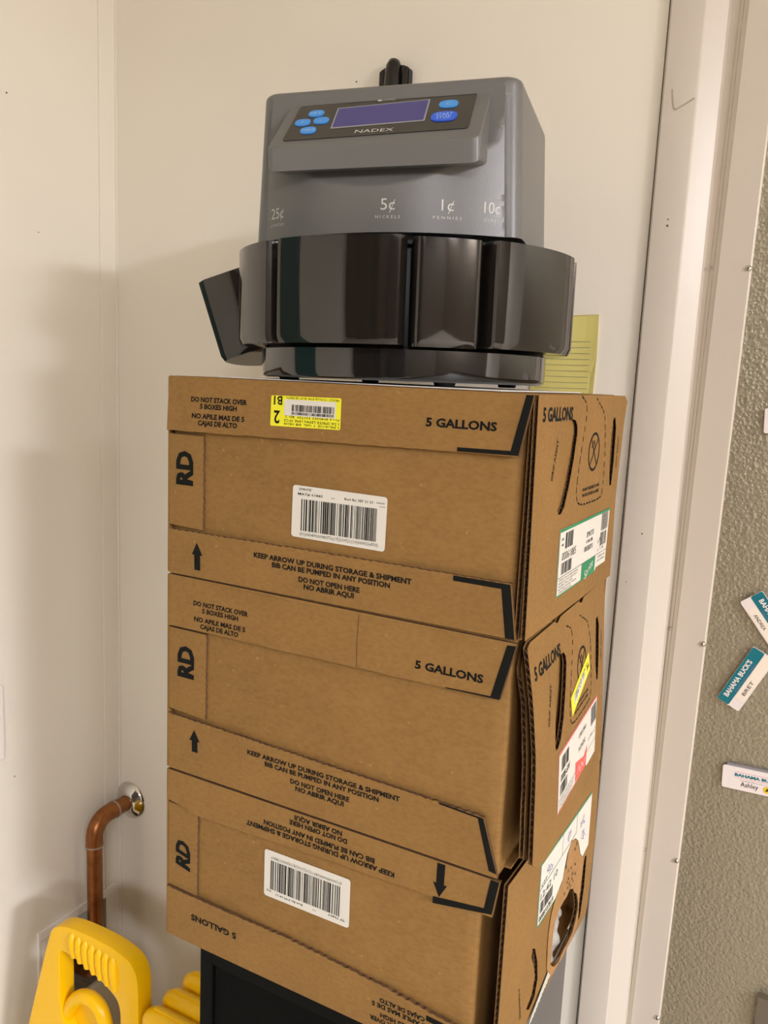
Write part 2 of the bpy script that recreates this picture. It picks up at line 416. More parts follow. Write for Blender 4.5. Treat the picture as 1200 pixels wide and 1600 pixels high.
# ------------------------------------------------------------------ cartons
W, D = .3815, .2875
TA = [(0, .4050), (.033, .4040), (.113, .4005), (.163, .3940), (.2104, .3850)]
TB = [(0, .3910), (.113, .3840), (.2129, .3780)]
def flute(mb, f, zr, ystart, depth=.011, p=.0068, w0=-.0004, w1=-.0036):
    """the wavy inner paper, seen at a cut edge: runs up the edge, goes back 'depth' into the board"""
    z = zr[0]; P = []; i = 0; n = 6
    while z < zr[1]:
        t = (math.sin(2 * math.pi * (z - zr[0]) / p) + 1) / 2; P.append((z, w1 + (w0 - w1) * t)); z += p / n
    v = []
    for (z, q) in P: y0 = ystart(z); v += [f(y0 + .0003, z, q), f(y0 + depth, z, q)]
    mb.mesh(v, [(2 * i, 2 * i + 1, 2 * i + 3, 2 * i + 2) for i in range(len(P) - 1)], VOID)
def body(root, H, x1):
    m = MB()
    N_ = 10
    def f(u, v, q):  # front face, a little bowed
        return Vector((u, .0042 - .0015 * math.sin(math.pi * v / H) * math.sin(math.pi * u / x1) - q, v))
    x0 = .003; r = .0045
    # outline in plan with rounded front corners, swept in z
    us = [x0 + (x1 - x0) * i / 24 for i in range(25)]
    nz = 12; V = []; pl = []
    pl = [(x0, D - .003), (x0, .012)] + [(x0 + r - r * math.cos(a), .0042 + r - r * math.sin(a)) for a in (.3, .8, 1.3)] + [(u, .0042) for u in us[1:-1]] + [(x1 - r + r * math.sin(a), .0042 + r - r * math.cos(a)) for a in (.3, .8, 1.3)] + [(x1, .012), (x1, D - .003)]
    for k in range(nz + 1):
        z = H * k / nz
        for (x, y) in pl:
            b = .0015 * math.sin(math.pi * k / nz) * math.sin(math.pi * (x - x0) / (x1 - x0)) if y < .01 else 0
            V.append((x, y - b, max(.0004, min(H - .0004, z))))
    n = len(pl); F = []
    for k in range(nz):
        for i in range(n): F.append((k * n + i, k * n + (i + 1) % n, (k + 1) * n + (i + 1) % n, (k + 1) * n + i))
    F.append(tuple(range(n))); F.append(tuple(nz * n + i for i in range(n)))
    m.mesh(V, F, CARD)
    m.box((x1 - .003, D - .0075, .002), (.3795, D - .0035, H - .002), CARD); m.box((x1 - .003, .02, .0015), (.3795, D - .004, .0035), CARD)
    m.build('carton_body', root, smooth=35)
def ff(bow=0, y=0.0, hinge=0.0, lift=0.0, span=.05):
    return lambda u, v, q: Vector((u, y - q + bow * math.sin(u * 23) - lift * max(0, min(1.2, abs(v - hinge) / span)) ** 1.5 * (.75 + .25 * math.sin(u * 17 + 1)), v))
SLOTL = [(.0800, .1720), (.0860, .1765), (.0950, .1785), (.1050, .1770), (.1110, .1720), (.1125, .1650), (.1070, .1430), (.0970, .1180), (.0870, .1010), (.0780, .0960), (.0700, .0965), (.0660, .1020), (.0670, .1250), (.0710, .1500), (.0750, .1650)]
SLOTR = [(.2400, .1760), (.2480, .1770), (.2550, .1665), (.2570, .1312), (.2545, .1059), (.2469, .1060), (.2400, .1279), (.2380, .1559)]
TAB = [(.1180, .1985), (.1346, .1915), (.1379, .1804), (.1316, .1572), (.1252, .134), (.1218, .1136), (.1270, .1021), (.1419, .0975), (.1745, .0965), (.2050, .0970), (.2175, .1040), (.2150, .1472), (.2030, .1793), (.181, .1915), (.1650, .1985)]
def xmax_at(poly, z):
    xs = []
    for i in range(len(poly)):
        a, b = poly[i], poly[(i + 1) % len(poly)]
        if (a[1] > z) != (b[1] > z): xs.append(a[0] + (b[0] - a[0]) * (z - a[1]) / (b[1] - a[1]))
    return max(xs) if xs else None
def side_print(mb, f, dz=0):
    text(mb, f, '5 GALLONS', .0121, .0939, .1775 + dz, .0125)
    dashes(mb, f, [(u, v + dz) for u, v in TAB], .0062, .0034, .0016)
    c = (.1735, .1455 + dz); R = .0185
    ring = [(c[0] + R * math.cos(a), c[1] + R * .95 * math.sin(a)) for a in [i * math.pi / 14 for i in range(29)]]
    stroke(mb, f, ring, .0026)
    stroke(mb, f, [(c[0] - .012, c[1] + .013), (c[0] + .012, c[1] - .013)], .0018)
    stroke(mb, f, [(c[0] + .012, c[1] + .012), (c[0] - .012, c[1] - .012)], .0018)
    stroke(mb, f, [(c[0] - .009, c[1] + .004), (c[0] - .002, c[1] + .011), (c[0] + .003, c[1] + .004), (c[0] - .003, c[1] - .001)], .0014)
    text(mb, f, 'DO NOT USE KNIFE TO OPEN', .143, .2025, .1095 + dz, .0034, res=1)
    text(mb, f, 'NO USE CUCHILLO AL ABRIR', .143, .2025, .1040 + dz, .0034, res=1)
    text(mb, f, 'GRIP ASSIST', .0500 - .018, .0500 + .018, .145 - .0024 + dz, .0052, rot=71, bold=.012)
    text(mb, f, 'GRIP ASSIST', .2680 - .017, .2680 + .017, .140 - .002 + dz, .0042, rot=88, bold=.012)
def end_sheet(root, f, outline, holes, H, prints=None, z0=.001, z1=-.001):
    m = MB(); outline = along(outline + [outline[0]], .006)[:-1]
    sheet(m, outline, f, .0005, CARD, EDGE, holes, step=.016)
    if prints: prints(m, f)
    sheet(m, outline, f, .0005, CARD, EDGE, holes, step=.03, w0=-.0035)
    flute(m, f, (z0, H + z1), lambda z: 0.0)
    for h in holes:
        zs = [p[1] for p in h]
        flute(m, f, (min(zs) + .0006, max(zs) - .0006), lambda z, h=h: (xmax_at(h, z) or .1))
    o = m.build('end_panel', root, smooth=30)
    return o
def front_flap(root, outline, y=0, t=.0036, prints=None, bow=0, name='flap'):
    zz = [p[1] for p in outline]; hinge = max(zz) if name == 'top_flap' else min(zz); lift = 0 if name == 'side_tab' else (.0030 if name == 'top_flap' else .0022)
    f = ff(bow, y, hinge, lift, .05); m = MB(); sheet(m, outline, f, t, CARD, EDGE, step=.02)
    if prints: prints(m, f)
    return m.build(name, root, smooth=30)
def label_sheet(root, f, outline, mt, prints, name, t=.00025, w=.0006):
    m = MB(); sheet(m, outline, lambda u, v, q: f(u, v, q + w), t, mt, step=.02)
    prints(m, lambda u, v, q: f(u, v, q * .5 + w))
    return m.build(name, root)
def arrow(mb, f, x, z0, z1, hw=.0068, sw=.0038, hh=.0125, dx=0):
    s = 1 if z1 > z0 else -1
    pp(mb, f, [(x - sw, z0), (x + sw, z0), (x + sw + dx, z1 - s * hh), (x + hw + dx, z1 - s * hh), (x + dx, z1), (x - hw + dx, z1 - s * hh), (x - sw + dx, z1 - s * hh)])
def stack_text(mb, f, x0, x1, z, rot=0):
    c = ((x0 + x1) / 2, z); q = (x1 - x0)
    rows = [('DO NOT STACK OVER', 1.0, .0090), ('5 BOXES HIGH', .66, .0026), ('NO APILE MAS DE 5', .94, -.0068), ('CAJAS DE ALTO', .70, -.0133)]
    for s, k, dz in rows:
        if rot: text(mb, f, s, c[0] - q * k / 2, c[0] + q * k / 2, c[1] - dz - .0052, .0052, rot=180)
        else: text(mb, f, s, c[0] - q * k / 2, c[0] + q * k / 2, c[1] + dz, .0052)
def keep_text(mb, f, x0, x1, z, rot=0):
    c = (x0 + x1) / 2; q = x1 - x0
    rows = [('KEEP ARROW UP DURING STORAGE & SHIPMENT', 1.0, .0), ('BIB CAN BE PUMPED IN ANY POSITION', .75, -.0067), ('DO NOT OPEN HERE', .39, -.0160), ('NO ABRIR AQUI', .32, -.0222)]
    for s, k, dz in rows:
        if rot: text(mb, f, s, c - q * k / 2, c + q * k / 2, z - dz - .0054, .0054, rot=180)
        else: text(mb, f, s, c - q * k / 2, c + q * k / 2, z + dz, .0054)

def rd(mb, f, x, z, h=.034, cap=.0235, shear=0.0): text(mb, f, 'RD', x - h / 2, x + h / 2, z - cap / 2, cap, rot=90, bold=.05, shear=shear)
def inner_wall(root, H, x, flare):
    """the second ply of board between the body and the end panel"""
    def f(u, v, q):
        k = max(0, min(1, u / D)) if flare else 0
        return Vector((x(v / H) * (1 - k) + (lerp_tab(v, TB) - .0055) * k + q, u, v))
    m = MB()
    o = [(.001, .002), (D - .004, .002), (D - .004, H - .002), (.001, H - .002)]
    if flare: o = [(.001, .026), (.03, .010), (.09, .002)] + [(D - .004, .002), (D - .004, H - .002), (.020, H - .002), (.006, H - .025)] + jag((.004, H - .03), (.001, .028), 16, .0008, 5)
    o = along(o + [o[0]], .006)[:-1]
    sheet(m, o, f, .0005, CARD, EDGE, step=.03); sheet(m, o, f, .0005, CARD, EDGE, step=.03, w0=-.0035)
    flute(m, f, (.028 if flare else .004, H - (.03 if flare else .004)), lambda z: .002)
    m.build('inner_end_ply', root, smooth=30)

# ---- top carton
H1 = .2
b1 = empty('drink_carton', (0, 0, ZO))
tag(b1, 'topmost of three stacked brown cardboard drink cartons, directly under the coin sorter', 'cardboard box', 'brown five gallon cartons stacked on the cabinet')
body(b1, H1, .3700)
def pr(m, f):
    stack_text(m, f, .0308, .0987, .1665)
    text(m, f, '5 GALLONS', .2849, .3479, .1685, .0078)
    pp(m, f, [(.3700, .1985), (.3762, .1985), (.3678, .1508), (.3150, .1502), (.3150, .1535), (.3610, .1542)])
front_flap(b1, [(.0015, .1995), (.0015, .1462)] + jag((.0015, .1462), (.3678, .1502), 30, .0004, 1) + [(.3678, .1502), (.3770, .1990)], prints=pr, name='top_flap')
def pr(m, f): rd(m, f, .0212, .1095)
front_flap(b1, [(.0015, .1425), (.0020, .0510)] + [(.0458, .0495)] + jag((.0458, .0495), (.0455, .142), 26, .0006, 2, True) + [(.0455, .1425)], prints=pr, name='side_tab', y=.0005)
def pr(m, f):
    keep_text(m, f, .1105, .2793, .0320); arrow(m, f, .0400, .0085, .0365)
    pp(m, f, [(.3180, .0465), (.3180, .0420), (.3610, .0418), (.3665, .0010), (.3745, .0010), (.3685, .0465)])
front_flap(b1, [(.0025, .0008), (.0025, .0468)] + jag((.0025, .0468), (.3690, .0472), 90, .0007, 3, True) + [(.3690, .0472), (.3755, .0008)], prints=pr, name='bottom_flap')
def fs1(u, v, q):
    s = u / D; a = .3835 + (.3800 - .3835) * v / H1; return Vector((a * (1 - s) + .3822 * s + q, u, v))
out1 = [(.0, .0015), (.2865, .0015), (.2865, .006)] + jag((.2865, .006), (.2807, .0907), 6, .0006, 4) + [(.2807, .0907), (.2890, .172), (.2956, .1930), (.2828, .1992), (.0, .1992)]
end_sheet(b1, fs1, out1, [SLOTL, SLOTR], H1, prints=side_print)
inner_wall(b1, H1, lambda t: .3775, False)
m = MB(); m.box((-.0005, .001, .0015), (.0013, D - .002, H1 - .0015), CARD); m.build('end_panel', b1)
def pr(m, f):
    text(m, f, "SPRITE'", .158, .172, .1015, .0022, res=1, bold=.01); text(m, f, 'MAT# 61885', .157, .184, .0970, .0024, res=1, bold=.01)
    text(m, f, 'Best By: SEP 21 21', .2070, .2360, .0975, .0022, res=1, bold=.01); text(m, f, '179', .193, .1965, .0968, .0014, res=1, bold=0)
    text(m, f, 'BNRGK', .2400, .2480, .0980, .0014, res=1, bold=0); text(m, f, '12:06', .2430, .2482, .0950, .0014, res=1, bold=0)
    barcode(m, f, .1610, .0640, .2420, .0935, 11, dens=52); text(m, f, '(01)00049000980776(17)210921(10)0000264705', .1600, .2430, .0595, .0032, res=1, bold=0, m=GREYINK)
label_sheet(b1, ff(0, -.0012 + .004), rrect(.1507, .0568, .2500, .1052, .003, tilt=-.8), PAPER, pr, 'barcode_label')['label'] = 'white barcode sticker'
def pr(m, f):
    rect(m, f, .1415, .1690, .1965, .1835, PAPER, .0002)
    text(m, f, 'B1', .1298, .1390, .1775, .0085, rot=180, bold=.02, w=.0005); text(m, f, '2', .1305, .1370, .1603, .0125, rot=180, bold=.02, w=.0005)
    barcode(m, f, .1500, .1730, .1950, .1790, 5, w=.0006, dens=44); barcode(m, f, .1500, .1700, .1950, .1724, 8, w=.0006, dens=60)
    text(m, f, '08/26/21  US Foods 4108  IN 07 CK PINTO', .1430, .2000, .1838, .0022, rot=180, res=1, bold=0, w=.0005)
    text(m, f, 'Prod 4040653 331739  BD 2', .1430, .2005, .1668, .0022, rot=180, res=1, bold=0, w=.0005)
    text(m, f, '1.5A SPRITE LEMN LIME 5PC3', .1420, .2005, .1632, .0024, rot=180, res=1, bold=0, w=.0005)
    text(m, f, '1 JNL/ACSE  5 GAL  BIB 08208', .1420, .2005, .1602, .0022, rot=180, res=1, bold=0, w=.0005)
label_sheet(b1, ff(0, 0, .1995, .0030, .05), rrect(.1265, .1590, .2018, .1868, .0015, tilt=.7), YEL, pr, 'shipping_sticker')['label'] = 'yellow warehouse sticker stuck on upside down'
def pr(m, f):
    def R(u0, v0, u1, v1, mt, w=.0003): rect(m, f, u0, v0, u1, v1, mt, w)
    R(.0780, .0792, .2556, .0818, GREEN); R(.0780, .0205, .0792, .0800, GREEN); R(.0780, .0205, .2105, .0218, GREEN)
    R(.1580, .0205, .2090, .0375, GREEN, .0004); text(m, f, 'Sprite', .168, .200, .0245, .0085, PAPER, rot=18, shear=.2, w=.0008, bold=.0)
    barcode(m, f, .0960, .0625, .1210, .0770, 21, dens=18); barcode(m, f, .0880, .0395, .1210, .0505, 22, dens=26, m=GREYINK); barcode(m, f, .2240, .0610, .2500, .0790, 23, dens=18, m=GREYINK)
    barcode(m, f, .2240, .0450, .2480, .0590, 27, dens=16, m=GREYINK)
    text(m, f, '00061885', .0880, .1330, .0525, .0078, bold=.0); text(m, f, 'SPRITE', .1680, .1950, .0620, .0055, GREYINK, bold=.02); text(m, f, '5 GAL BIB', .1680, .1930, .0560, .0036, GREYINK, res=1)
    text(m, f, '085BB7U', .1630, .1950, .0480, .0055, GREYINK, bold=.02); text(m, f, 'B 06', .085, .091, .071, .003, GREYINK, res=1); text(m, f, '61885', .085, .091, .066, .0025, GREYINK, res=1)
    stroke(m, f, [(.0800, .0375), (.2540, .0378)], .0006, GREYINK)
    text(m, f, '10 PM', .214, .226, .050, .0042, GREYINK, rot=20, res=1, bold=0); text(m, f, 'L 2 B', .216, .240, .041, .003, GREYINK, res=1, bold=0)
    for i, s in enumerate(('SPRITE SYRUP MADE WITH', 'HIGH FRUCTOSE CORN SYRUP', 'WATER CITRIC ACID', 'NATURAL FLAVORS SODIUM', 'CITRATE BENZOATE')): text(m, f, s, .0830, (.145, .143, .128, .140, .124)[i], .0340 - i * .0028, .0019, GREYINK, res=1, bold=0)
    for i, s in enumerate(('CONTENTS 5 GAL', '18.9 LITERS')): text(m, f, s, .2180, .2480, .0330 - i * .004, .0022, GREYINK, res=1, bold=0)
label_sheet(b1, fs1, [(.0780, .0205), (.2105, .0205), (.2155, .0240), (.2532, .0240), (.2556, .0815), (.0780, .0818)], PAPER, pr, 'shipping_label')['label'] = 'white shipping label with green border and green square'

# ---- middle carton
H2 = .2129
b2 = empty('drink_carton', (0, 0, ZO - H2))
tag(b2, 'middle brown drink carton of the stack, narrow yellow sticker on its side', 'cardboard box', 'brown five gallon cartons stacked on the cabinet')
body(b2, H2, .3730)
def pr(m, f):
    stack_text(m, f, .0355, .1042, .1755)
    text(m, f, '5 GALLONS', .2868, .3504, .1715, .0078)
    pp(m, f, [(.3685, .2080), (.3762, .2085), (.3662, .1612), (.3170, .1603), (.3170, .1612), (.3580, .1625)])
    stroke(m, f, smooth2([(.2286, .2090), (.2280, .185), (.2290, .1610)], 4), .0006, EDGE)
front_flap(b2, [(.0025, .2120), (.0035, .1592)] + jag((.0035, .1592), (.3662, .1606), 30, .0004, 11) + [(.3662, .1606), (.3763, .2085), (.3763, .2105)], prints=pr, name='top_flap', bow=.0010)
def pr(m, f): rd(m, f, .0245, .1220)
front_flap(b2, [(.0025, .1560), (.0025, .0680), (.0515, .0655)] + jag((.0515, .0655), (.0518, .157), 26, .0006, 12, True) + [(.0518, .1560)], prints=pr, name='side_tab', y=.0005)
def pr(m, f):
    keep_text(m, f, .1075, .2788, .0440); arrow(m, f, .0390, .0275, .0525, dx=.0002)
    pp(m, f, [(.3172, .0555), (.3172, .0538), (.3540, .0518), (.3665, .0060), (.3735, .0050), (.3590, .0532)])
front_flap(b2, [(.0030, .0015), (.0030, .0634)] + jag((.0030, .0634), (.3594, .0540), 95, .0008, 13, True) + [(.3594, .0540), (.3745, .0012)], prints=pr, name='bottom_flap', bow=.0006)
def fs2(u, v, q):
    s = max(0, min(1, u / D)); return Vector((lerp_tab(v, TA) * (1 - s) + lerp_tab(v, TB) * s + q, u, v))
out2 = [(.0, .0240), (.018, .0120), (.045, .0050), (.085, .0015), (.155, .0015), (.285, .0015), (.285, .08)] + jag((.285, .08), (.284, .19), 6, .0007, 14) + [(.284, .19), (.280, .2112), (.1870, .2112), (.1790, .2070), (.1640, .2112), (.1015, .2112), (.0910, .2075), (.0800, .2112), (.010, .2112), (.002, .208)]
end_sheet(b2, fs2, out2, [SLOTL, SLOTR], H2, prints=side_print, z0=.026, z1=-.006)
inner_wall(b2, H2, lambda t: lerp_tab(t * H2, [(0, .3965), (.033, .3960), (.113, .3925), (.163, .3868), (.19, .3800), (.2129, .3790)]) - .0005, True)
m = MB(); m.box((-.0005, .001, .0015), (.0018, D - .002, H2 - .0015), CARD); m.build('end_panel', b2)
def pr(m, f):
    def R(u0, v0, u1, v1, mt, w=.0003): rect(m, f, u0, v0, u1, v1, mt, w)
    R(.0800, .0868, .2500, .0890, RED); R(.0800, .0300, .0810, .0880, RED); R(.0800, .0300, .1990, .0310, RED)
    pp(m, f, [(.1500, .0320), (.1990, .0305), (.2030, .0500), (.1880, .0440), (.1500, .0520)], RED, .0004)
    stroke(m, f, smooth2([(.158, .037), (.165, .043), (.170, .036), (.177, .042), (.183, .036), (.192, .041)], 5), .0012, PAPER, .0008)
    barcode(m, f, .0900, .0680, .1200, .0820, 31, dens=20); barcode(m, f, .0870, .0450, .1150, .0560, 32, dens=22, m=GREYINK); barcode(m, f, .2200, .0640, .2460, .0840, 33, dens=16, m=GREYINK)
    text(m, f, '000B-6W', .0890, .1250, .0580, .0075, bold=.02); text(m, f, 'COKE ZERO', .1620, .1950, .0720, .0050, GREYINK, bold=.02); text(m, f, 'ACSU2G', .1620, .1930, .0580, .0055, GREYINK, bold=.02)
    stroke(m, f, [(.0830, .0420), (.2480, .0430)], .0006, GREYINK)
    for i in range(4): text(m, f, ('CONTAINS CARAMEL COLOR', 'PHOSPHORIC ACID WATER', 'POTASSIUM BENZOATE', 'NATURAL FLAVORS')[i], .0850, (.145, .143, .138, .134)[i], .0388 - i * .0027, .0018, GREYINK, res=1, bold=0)
    text(m, f, '13 PM  L 5', .2080, .2450, .0520, .0035, GREYINK, res=1, bold=0)
label_sheet(b2, fs2, [(.0800, .0300), (.1990, .0300), (.2040, .0270), (.2440, .0270), (.2500, .0890), (.0800, .0890)], PAPER, pr, 'shipping_label')['label'] = 'white shipping label with thin red border and red patch'
def pr(m, f):
    pp(m, f, rot2([(.138, .1230), (.185, .1230), (.185, .1330), (.138, .1330)], (.1665, .128), 16.5), PAPER, .0003)
    text(m, f, 'US Foods 4108 12', .140, .195, .1315, .0030, rot=16.5, res=1, bold=0, w=.0006); text(m, f, '2E8-C1 SF', .140, .183, .1250, .0048, GREYINK, rot=16.5, res=1, bold=.01, w=.0006)
    text(m, f, 'A4', .193, .202, .1335, .0060, rot=16.5, res=1, bold=.02, w=.0006)
label_sheet(b2, fs2, rot2([(.1260, .1180), (.2080, .1180), (.2080, .1385), (.1260, .1385)], (.1665, .128), 16.5), YEL, pr, 'shipping_sticker')['label'] = 'narrow yellow warehouse sticker'

# ---- bottom carton, upside down and torn
H3 = .1946
b3 = empty('drink_carton', (0, 0, ZO - H2 - H3))
tag(b3, 'bottom brown drink carton, upside down with a torn hole, resting on the black cabinet', 'cardboard box', 'brown five gallon cartons stacked on the cabinet')
body(b3, H3, .3600)
def pr(m, f):
    keep_text(m, f, .1080, .2770, .1685, rot=1)
    arrow(m, f, .3225, .1925, .1610)
    pp(m, f, [(.3167, .1600), (.3167, .1535), (.3725, .1625), (.3768, .1935), (.3690, .1935), (.3650, .1660)])
    for (x, z) in ((.28, .19), (.262, .187), (.30, .176), (.06, .18), (.09, .186)):
        pp(m, f, [(x + .0008 * math.cos(a), z + .0006 * math.sin(a)) for a in (0, 1, 2, 3.2, 4.4, 5.4)], CARD2)
front_flap(b3, [(.0025, .1935), (.0025, .1600), (.0290, .1570)] + [(.034, .1530)] + jag((.034, .1530), (.3730, .1600), 30, .0004, 21) + [(.3730, .1600), (.3775, .1938)], prints=pr, name='top_flap')
def pr(m, f): rd(m, f, .0225, .1000, h=.033, cap=.0215, shear=.25)
front_flap(b3, [(.0025, .1560), (.0025, .0605), (.0425, .0590)] + jag((.0425, .0590), (.0430, .150), 26, .0006, 22, True) + [(.0430, .1530), (.0290, .1560)], prints=pr, name='side_tab', y=.0006)
def pr(m, f):
    text(m, f, '5 GALLONS', .0367, .0976, .0300, .0078, rot=180)
    stack_text(m, f, .2580, .3260, .0240, rot=1)
    pp(m, f, [(.3170, .0405), (.3690, .0385), (.3735, .0010), (.3650, .0010), (.3610, .0330), (.3170, .0350)])
front_flap(b3, [(.0025, .0008), (.0025, .0592)] + jag((.0025, .0592), (.16, .0572), 36, .0008, 23, True) + [(.16, .0572)] + jag((.16, .0572), (.2716, .0500), 26, .0009, 24, True) + [(.2716, .0500)] + jag((.2716, .0500), (.3690, .0395), 24, .0011, 25, True) + [(.3690, .0395), (.3750, .0008)], prints=pr, name='bottom_flap')
def fs3(u, v, q):
    s = max(0, min(1, u / D)); return Vector((.3850 * (1 - s) + lerp_tab(v, [(0, .3905), (.10, .3920), (.1946, .3900)]) * s + q, u, v))
HOLE = smooth2([(.1844, .0805), (.1960, .0830), (.2080, .0760), (.2330, .0500), (.2368, .0272), (.2224, .0150), (.1945, .0110), (.1692, .0090), (.1456, .0250), (.1470, .0450), (.1465, .0658), (.1600, .0780)], 3, True)
HOLE = [(u + random.uniform(-.0015, .0015), max(.0032, v + random.uniform(-.0015, .0015))) for u, v in HOLE]
SL3 = [(.2500, .0930), (.2570, .0900), (.2610, .0500), (.2560, .0150), (.2490, .0130), (.2450, .0400), (.2450, .0800)]
SL3B = [(.0820, .0830), (.0910, .0770), (.1020, .0560), (.1079, .0329), (.1027, .0171), (.0880, .0130), (.0782, .0200), (.0920, .0270), (.0980, .0429), (.0890, .0620), (.0810, .0740)]
TEAR = [(.2013, .1368), (.2120, .1290), (.2250, .1080), (.2420, .0900), (.2400, .0500), (.2420, .0200), (.2300, .0050), (.1580, .0060), (.1400, .0180), (.1320, .0390), (.1303, .0826), (.1449, .1027), (.1640, .1100), (.1760, .1330), (.1890, .1410)]
def pr(m, f):
    sheet(m, along(smooth2(TEAR, 3, True), .006), lambda u, v, q: f(u, v, q + .0009 + .0004 * math.sin(u * 700) * math.cos(v * 600)), 0, CARD2, CARD2, [HOLE], step=.005)
    text(m, f, '5 GALLONS', .056 - .02, .056 + .02, .0400, .0034, rot=-75, bold=.01)
    r = random.Random(3)
    for k in range(16):
        u, v = .172 + r.uniform(0, .04), .087 + r.uniform(0, .045)
        pp(m, f, [(u + .0014 * r.uniform(.5, 1.3) * math.cos(a), v + .0022 * r.uniform(.5, 1.3) * math.sin(a)) for a in (0, 1.1, 2.2, 3.3, 4.4, 5.4)], VOID, .0017)
end_sheet(b3, fs3, [(.0, .0015), (.283, .0015), (.287, .012)] + jag((.287, .012), (.287, .185), 10, .0008, 26) + [(.287, .1855), (.285, .1930), (.0, .1930)], [HOLE, SL3, SL3B], H3, prints=pr)
m = MB(); m.box((-.0005, .001, .0015), (.0018, D - .002, H3 - .0015), CARD); m.build('end_panel', b3)
def pr(m, f):
    text(m, f, 'TF 73497', .2060, .2250, .0970, .0024, rot=180, res=1, bold=.01); text(m, f, 'Best By: JUN 28 21', .1440, .1760, .0955, .0022, rot=180, res=1, bold=.01)
    text(m, f, 'BN2R', .1320, .1380, .0975, .0018, rot=180, res=1, bold=0); text(m, f, '103', .188, .192, .0958, .0014, rot=180, res=1, bold=0)
    barcode(m, f, .1370, .1005, .2190, .1320, 41, dens=52); text(m, f, '(01)00049000938917(17)210628(10)0000178819', .1370, .2200, .1335, .0032, GREYINK, rot=180, res=1, bold=0)
label_sheet(b3, ff(0, -.0012 + .004), rrect(.1290, .0918, .2295, .1424, .003, tilt=.3), PAPER, pr, 'barcode_label')['label'] = 'white barcode sticker, upside down'
def pr(m, f):
    rect(m, f, .0879, .1650, .2590, .1672, GREEN); rect(m, f, .0879, .1000, .0895, .1660, GREEN); rect(m, f, .0879, .1000, .1440, .1016, GREEN)
    barcode(m, f, .0930, .1120, .1300, .1240, 51, dens=22, m=GREYINK); text(m, f, '0008107819', .0925, .1350, .1035, .0062, bold=.02); text(m, f, '12:42 10', .0930, .1440, .1270, .0075, GREYINK, bold=.01, rot=2)
    stroke(m, f, [(.0900, .1385), (.1860, .1430), (.1880, .1420)], .0008, GREYINK); stroke(m, f, [(.1560, .1415), (.1560, .1650)], .0007, GREYINK); stroke(m, f, [(.2040, .1440), (.2040, .1650)], .0007, GREYINK)
    stroke(m, f, [(.1860, .1430), (.2040, .1440)], .0007, GREYINK)
    r = random.Random(9)
    for (cx, cz, mt) in ((.118, .150, BLUEINK), (.180, .153, BLUEINK), (.228, .148, BLUEINK), (.232, .128, BLUEINK)):
        stroke(m, f, smooth2([(cx + r.uniform(-.010, .010), cz + r.uniform(-.007, .007)) for _ in range(9)], 4), .0007, mt)
    text(m, f, 'LOT', .094, .110, .1405, .004, GREYINK, rot=3, res=1)
label_sheet(b3, fs3, along([(.0879, .1000), (.1440, .1000), (.1470, .1035), (.1640, .1110), (.1750, .1340), (.1890, .1420), (.2030, .1380), (.2150, .1290), (.2270, .1080), (.2360, .1000), (.2570, .1040), (.2590, .1672), (.0879, .1672), (.0879, .1000)], .02)[:-1], PAPER, pr, 'shipping_label')['label'] = 'white shipping label with green border, ripped by the hole'
# plastic liner seen through the hole, strip of tape below
m = MB(); PL = mat('clear_liner_film', L(196, 194, 188), .18, spec=.8, alpha=.75)
nu, nv = 16, 20; V = []
for j in range(nv + 1):
    for i in range(nu + 1):
        u = .140 + .080 * i / nu; v = .006 + .075 * j / nv
        x = .3720 + .011 * math.sin(math.pi * i / nu) + .0022 * math.sin(9 * i / nu * 2 + j * .5) + .0018 * math.sin(j * .9 + i * .4); V.append((min(x, .3845), u, v))
m.mesh(V, [(j * (nu + 1) + i, j * (nu + 1) + i + 1, (j + 1) * (nu + 1) + i + 1, (j + 1) * (nu + 1) + i) for j in range(nv) for i in range(nu)], PL)
m.build('plastic_liner', b3, smooth=60)['label'] = 'clear plastic liner bag showing through the torn hole'
m = MB(); TP = mat('torn_tape', L(196, 200, 186), .4, var=.1, vscale=200)
sheet(m, [(.080, -.001), (.090, .0065), (.138, .0215), (.146, .013)] + jag((.146, .013), (.080, -.001), 22, .0016, 33, True), lambda u, v, q: Vector((.3895 + q, u, v)), .0004, TP, step=0)
m.build('torn_tape', b3)

# ------------------------------------------------------------------ black cabinet under the cartons
ZB = ZO - H2 - H3
cab = empty('black_cabinet', (.2125, .125, 0))
tag(cab, 'black cabinet with a recessed front panel, standing under the stack of cartons', 'cabinet')
BLK = mat('black_powder_coat', L(8, 9, 8), .5, var=.15, vscale=40, bump=.1, bscale=300, spec=.12); GRY = mat('dark_grey_side', L(98, 94, 90), .5)  # side panel's grey is the lit sheen on black, put into the colour
m = MB(); fx0, fx1, fy0, fy1, zt = -.168, .168, -.120, .1235, ZB - .0005
m.box((fx0, fy0 + .006, .05), (fx1 - .004, fy1, zt), BLK, .002)
m.box((fx0, fy0, .05), (fx0 + .0165, fy0 + .006, zt), BLK, .0012); m.box((fx1 - .0165, fy0, .05), (fx1 - .0005, fy0 + .006, zt), BLK, .0012)
m.box((fx0 + .0165, fy0, zt - .0165), (fx1 - .0165, fy0 + .006, zt), BLK, .0012); m.box((fx0 + .0165, fy0, .05), (fx1 - .0165, fy0 + .006, .07), BLK, .0012)
m.build('cabinet_body', cab)
m = MB(); m.box((fx1 - .004, fy0 + .0065, .05), (fx1, fy1, zt), GRY, .001); m.build('side_panel', cab)['label'] = 'grey side panel'
m = MB(); m.box((fx0 + .0185, fy0 + .003, .072), (fx1 - .0185, fy0 + .0062, zt - .0185), mat('black_panel', L(5, 6, 6), .55, var=.3, vscale=150, spec=.10)); m.build('front_panel', cab)
